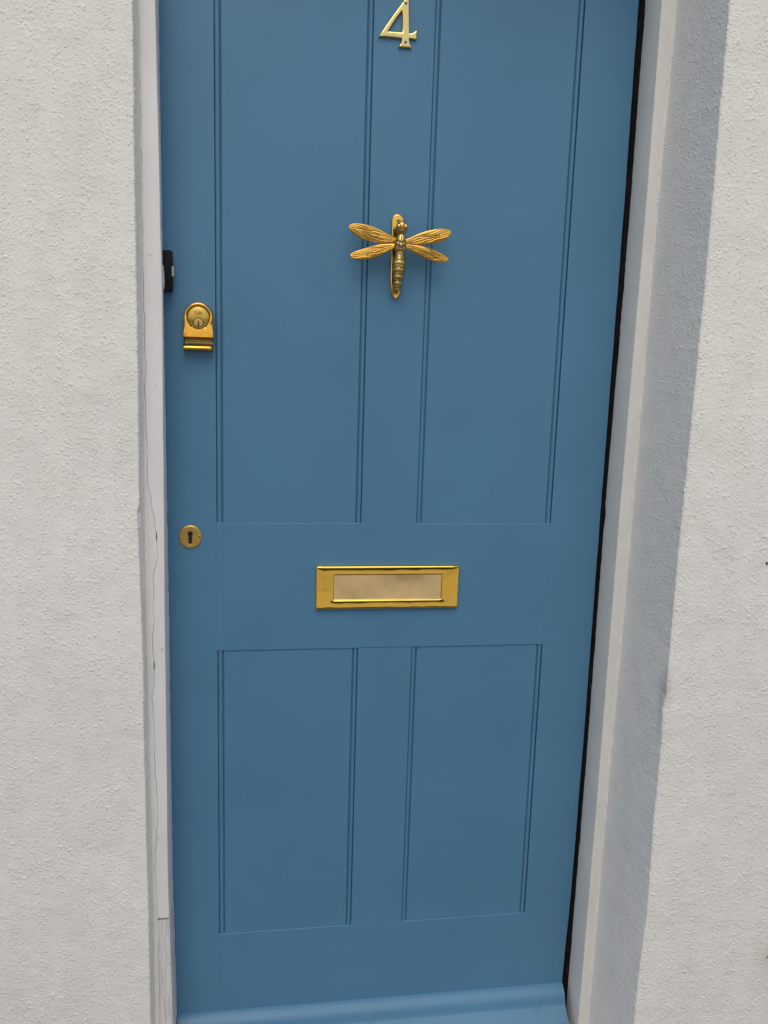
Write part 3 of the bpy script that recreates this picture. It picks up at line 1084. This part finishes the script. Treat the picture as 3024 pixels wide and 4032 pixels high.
def arch_pt(a):
    """point where a ray from the cylinder's centre at angle a meets the arch outline"""
    dx, dz = math.cos(a), math.sin(a)
    ts = []
    # circle part
    ox, oz = 0.0, czc - arch_c
    b = ox * dx + oz * dz
    c_ = ox * ox + oz * oz - hw_ * hw_
    t = -b + math.sqrt(max(b * b - c_, 0))
    if oz + t * dz >= 0:
        return dx * t, dz * t
    if abs(dx) > 1e-9:
        t = hw_ / abs(dx)
        if czc + t * dz >= zbot:
            return dx * t, dz * t
    t = (zbot - czc) / dz
    return dx * t, dz * t


P = np.zeros((NA + 4, 12, 3))
angs = [2 * math.pi * k / NA for k in range(NA)]
ca = [math.atan2(zbot - czc, -hw_) % (2 * math.pi), math.atan2(zbot - czc, hw_) % (2 * math.pi)]
angs = sorted(angs + ca + [ca[0] + 0.02, ca[1] - 0.02])
ts_ = [0.0, 0.02, 0.08, 0.2, 0.38, 0.56, 0.72, 0.84, 0.93, 0.985, 1.0, 1.0]
ys_ = [-0.0130, -0.0172, -0.0188, -0.0192, -0.0193, -0.0193, -0.0190, -0.0182, -0.0165, -0.0130, -0.0070, -0.0005]
yb_ = [-0.0130, -0.0172, -0.0188, -0.0190, -0.0190, -0.0190, -0.0190, -0.0190, -0.0190, -0.0190, -0.0184, -0.0090]
for i, a in enumerate(angs):
    ex, ez = arch_pt(a)
    ln = math.hypot(ex, ez)
    bot = np.clip((-(math.sin(a)) - 0.35) / 0.35, 0, 1)
    for j in range(12):
        rr = rin + (ln - rin) * ts_[j]
        y = ys_[j] * (1 - bot) + yb_[j] * bot
        P[i, j] = (cx + math.cos(a) * rr, y, czc + math.sin(a) * rr)
lockp = grid_mesh("cylinder_pull", P, BRASSL, dr, closed_u=True, angle=50, label="arched polished brass lock pull with round cylinder")
# back plate, concave neck and rolled lip of the pull
prof = [(1.3385, -0.0150), (1.3370, -0.0105), (1.3352, -0.0075), (1.3330, -0.0060), (1.3305, -0.0058), (1.3280, -0.0070), (1.3266, -0.0098), (1.3260, -0.0135), (1.3258, -0.0180), (1.3250, -0.0205), (1.3236, -0.0218), (1.3215, -0.0222), (1.3196, -0.0216), (1.3184, -0.0200), (1.3180, -0.0160), (1.3180, -0.0005)]
xs_ = [-0.2203, -0.2198, -0.2180] + list(np.linspace(-0.214, -0.1785, 10)) + [-0.1748, -0.1734, -0.1730]
P = np.zeros((len(xs_), len(prof), 3))
for i, x in enumerate(xs_):
    e = min(i, len(xs_) - 1 - i)
    pull = (0.0028, 0.0010, 0.0002)[e] if e < 3 else 0
    for j, (z, y) in enumerate(prof):
        P[i, j] = (x - 0.0012 * (j > 6), min(y + pull, -0.0004), z)
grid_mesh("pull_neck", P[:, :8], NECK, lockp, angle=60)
grid_mesh("finger_pull", P[:, 7:], BRASSL, lockp, angle=60)
for x in (-0.2203 - 0.0006, -0.1730 - 0.0006):
    V = [(x, y + 0.0028, z) for z, y in prof] + [(x, 0.0, 1.3385)]
    mesh("pull_end", V, [tuple(range(len(V)))], BRASSD, lockp, False)
screw(-0.1968, 1.3325, -0.0062, 0.0026, BRASSD, lockp, 0.4)
# cylinder face
V, F = [(cx, -0.0166, czc)], []
for rr, y in ((0.35, -0.0166), (0.9, -0.0166), (0.965, -0.0160), (0.97, -0.012)):
    for k in range(48):
        a = 2 * math.pi * k / 48
        V.append((cx + rin * rr * math.cos(a), y, czc + rin * rr * math.sin(a)))
F += [(0, 1 + k, 1 + (k + 1) % 48) for k in range(48)]
for j in range(3):
    F += [(1 + j * 48 + k, 49 + j * 48 + k, 49 + j * 48 + (k + 1) % 48, 1 + j * 48 + (k + 1) % 48) for k in range(48)]
mesh("cylinder", V, F, BRASSC, lockp, angle=30)
text_mesh("Yale", 0.0072, cx - 0.0002, 1.3775, -0.01672, material("engraved_lettering", (0.17, 0.11, 0.03), 0.5, 0.6), lockp)
# key plug with ring and key slot
V, F, fm = [], [], []
pc = 1.3622
rings = [(0.0068, -0.01664), (0.0080, -0.01668)]
for rr, y in rings:
    for k in range(36):
        a = 2 * math.pi * k / 36
        V.append((cx + rr * math.cos(a), y, pc + rr * math.sin(a)))
F += [(k, 36 + k, 36 + (k + 1) % 36, (k + 1) % 36) for k in range(36)]
fm += [1] * 36
b0 = len(V)
V.append((cx, -0.0170, pc))
for k in range(36):
    a = 2 * math.pi * k / 36
    V.append((cx + 0.0068 * math.cos(a), -0.0168, pc + 0.0068 * math.sin(a)))
F += [(b0, b0 + 1 + k, b0 + 1 + (k + 1) % 36) for k in range(36)]
fm += [0] * 36
b0 = len(V)
slot = [(-0.0006, 0.0034), (0.0006, 0.0034), (0.0003, 0.0018), (0.0016, 0.0004), (0.0012, -0.0018), (0.0016, -0.0062), (-0.0012, -0.0064), (-0.0012, -0.0028), (-0.0002, -0.0016), (-0.0010, 0.0012)]
for x, z in slot:
    V.append((cx + x, -0.0172, pc + z))
F.append(tuple(b0 + k for k in range(len(slot))))
fm.append(1)
mesh("key_plug", V, F, [BRASSD, DARK], lockp, True, fmats=fm, angle=30)

# ------------------------------------------------------------------ keyhole escutcheon
ex, ez, er = -0.2142, 1.0076, 0.0200
KH = []
kr, kz, sw, sb = 0.0044, 1.0128, 0.0028, 0.9960
a0 = math.asin(sw / kr)
for k in range(25):
    a = -math.pi / 2 + a0 + (2 * math.pi - 2 * a0) * k / 24
    KH.append((ex + kr * math.cos(a), kz + kr * math.sin(a)))
for k in range(1, 9):
    KH.append((ex - sw, kz - kr * math.cos(a0) + (sb - kz + kr * math.cos(a0)) * k / 8))
for k in range(1, 5):
    KH.append((ex - sw + 2 * sw * k / 4, sb))
for k in range(1, 8):
    KH.append((ex + sw, sb + (kz - kr * math.cos(a0) - sb) * k / 8))
nk = len(KH)
P = np.zeros((nk, 10, 3))
for i, (x, z) in enumerate(KH):
    a = math.atan2(z - 1.0060, x - ex)
    for j, (t, y) in enumerate(((0, 0.006), (0, -0.0014), (0.03, -0.0019), (0.25, -0.0022), (0.6, -0.0023), (0.88, -0.0022), (0.95, -0.0019), (0.985, -0.0014), (1.0, -0.0008), (1.0, 0.0))):
        bx, bz = ex + er * math.cos(a), ez + er * math.sin(a)
        P[i, j] = (x * (1 - t) + bx * t, y, z * (1 - t) + bz * t)
es = grid_mesh("keyhole_plate", P, BRASSD, dr, closed_u=True, angle=40, label="round brass keyhole escutcheon beside the left stile edge")
mesh("keyhole", [(x, -0.0004, z) for x, z in KH], [tuple(range(nk))], DARK, es, False)
screw(-0.2301, 1.0071, -0.0022, 0.0031, STEEL, es, 0.2)
screw(-0.1989, 1.0081, -0.0022, 0.0031, BRASSD, es, 0.9)

# ------------------------------------------------------------------ sprig at the right-hand edge
LEAF = material("leaf_yellow_green", (0.20, 0.22, 0.045), 0.5)
STEM = material("stem", (0.10, 0.09, 0.03), 0.7)
pl = thing("garden_shrub", "yellow-green leaf sprig poking in at the lower right edge against wall", "shrub", (0.93, -0.33, -0.14))
stem_pts = [(0.93, -0.33, -0.14), (0.925, -0.32, 0.05), (0.90, -0.30, 0.18), (0.85, -0.285, 0.285), (0.803, -0.265, 0.320), (0.777, -0.254, 0.326)]
V, F = [], []
for i, p in enumerate(stem_pts):
    r = 0.004 * (1 - i / 6.2)
    for k in range(6):
        a = k * math.pi / 3
        V.append((p[0] + r * math.cos(a), p[1] + r * math.sin(a) * 0.7, p[2] + r * math.sin(a) * 0.7))
for i in range(len(stem_pts) - 1):
    F += [(i * 6 + k, i * 6 + (k + 1) % 6, i * 6 + 6 + (k + 1) % 6, i * 6 + 6 + k) for k in range(6)]
mesh("stem", V, F, STEM, pl)
rl = random.Random(5)
for i in range(16):
    t = 1.6 + (i / 15.0) * 3.4
    k = min(int(t), 4)
    p = Vector(stem_pts[k]).lerp(Vector(stem_pts[k + 1]), t - k)
    d = Vector((rl.uniform(-0.2, 0.9), rl.uniform(-0.6, 0.1), rl.uniform(-0.5, 0.9))).normalized()
    if i >= 13:
        d = Vector((-0.8, 0.25, (0.45, -0.1, -0.55)[i - 13])).normalized()
    ln = 0.030 if i < 13 else 0.012
    side = d.cross(Vector((0.2, -1, 0.3))).normalized()
    nrm = d.cross(side)
    V, F = [], []
    for j, (u, w) in enumerate(((0, 0.02), (0.25, 0.2), (0.5, 0.26), (0.75, 0.18), (1.0, 0.01))):
        for sgn in (-1, 0, 1):
            V.append(p + d * ln * u + side * ln * w * sgn + nrm * ln * (0.06 * abs(sgn) - 0.12 * u * u))
    for j in range(4):
        for q in range(2):
            F.append((j * 3 + q, j * 3 + q + 1, j * 3 + q + 4, j * 3 + q + 3))
    mesh("leaf", V, F, LEAF, pl)

# ------------------------------------------------------------------ clipped hedge across the lane (added to block low light; seen in brass only)
hg = thing("added_hedge", "dark green clipped hedge across the lane, put out of view to block low light, mirrored in the letter plate", "added_hedge", (0, -6.6, -0.25))
HEDGE = speckled("hedge_leaves", (0.035, 0.045, 0.018), (0.085, 0.095, 0.040), 45, 0.6)
nx_, ns_ = 240, 36
P = np.zeros((nx_, ns_, 3))
xs_ = np.linspace(-14, 14, nx_)
path = [(-6.35, -0.25), (-6.30, 0.4), (-6.32, 1.12), (-6.42, 1.40), (-6.65, 1.45), (-6.88, 1.40), (-6.98, 1.12), (-7.00, 0.4), (-6.95, -0.25)]
pp = resample(path, ns_)
for i, x in enumerate(xs_):
    d = 0.10 * fbm(np.full(ns_, x / 0.35), np.arange(ns_) / 4.0, 121, 3)
    P[i, :, 0] = x
    P[i, :, 1] = pp[:, 0] + np.where(pp[:, 0] > -6.65, d, -d)
    P[i, :, 2] = pp[:, 1] + d * 0.9 * (pp[:, 1] > 0.5)
grid_mesh("hedge_body", P, HEDGE, hg)
r_ = np.random.default_rng(77)
V, F = [], []
for k in range(9000):
    i, j = r_.integers(0, nx_), r_.integers(0, ns_ - 8)
    c = P[i, j] + r_.normal(0, 0.02, 3) + np.array([r_.random() * 0.07, 0, 0])
    a = r_.normal(0, 1, 3)
    a /= np.linalg.norm(a)
    b = np.cross(a, r_.normal(0, 1, 3))
    b /= np.linalg.norm(b)
    l, w = 0.03 + 0.02 * r_.random(), 0.012
    q = len(V)
    V += [c - a * l * 0.5, c + b * w, c + a * l * 0.5, c - b * w]
    F.append((q, q + 1, q + 2, q + 3))
hl = mesh("leaves", V, F, HEDGE, hg, False)
hl['kind'] = 'stuff'
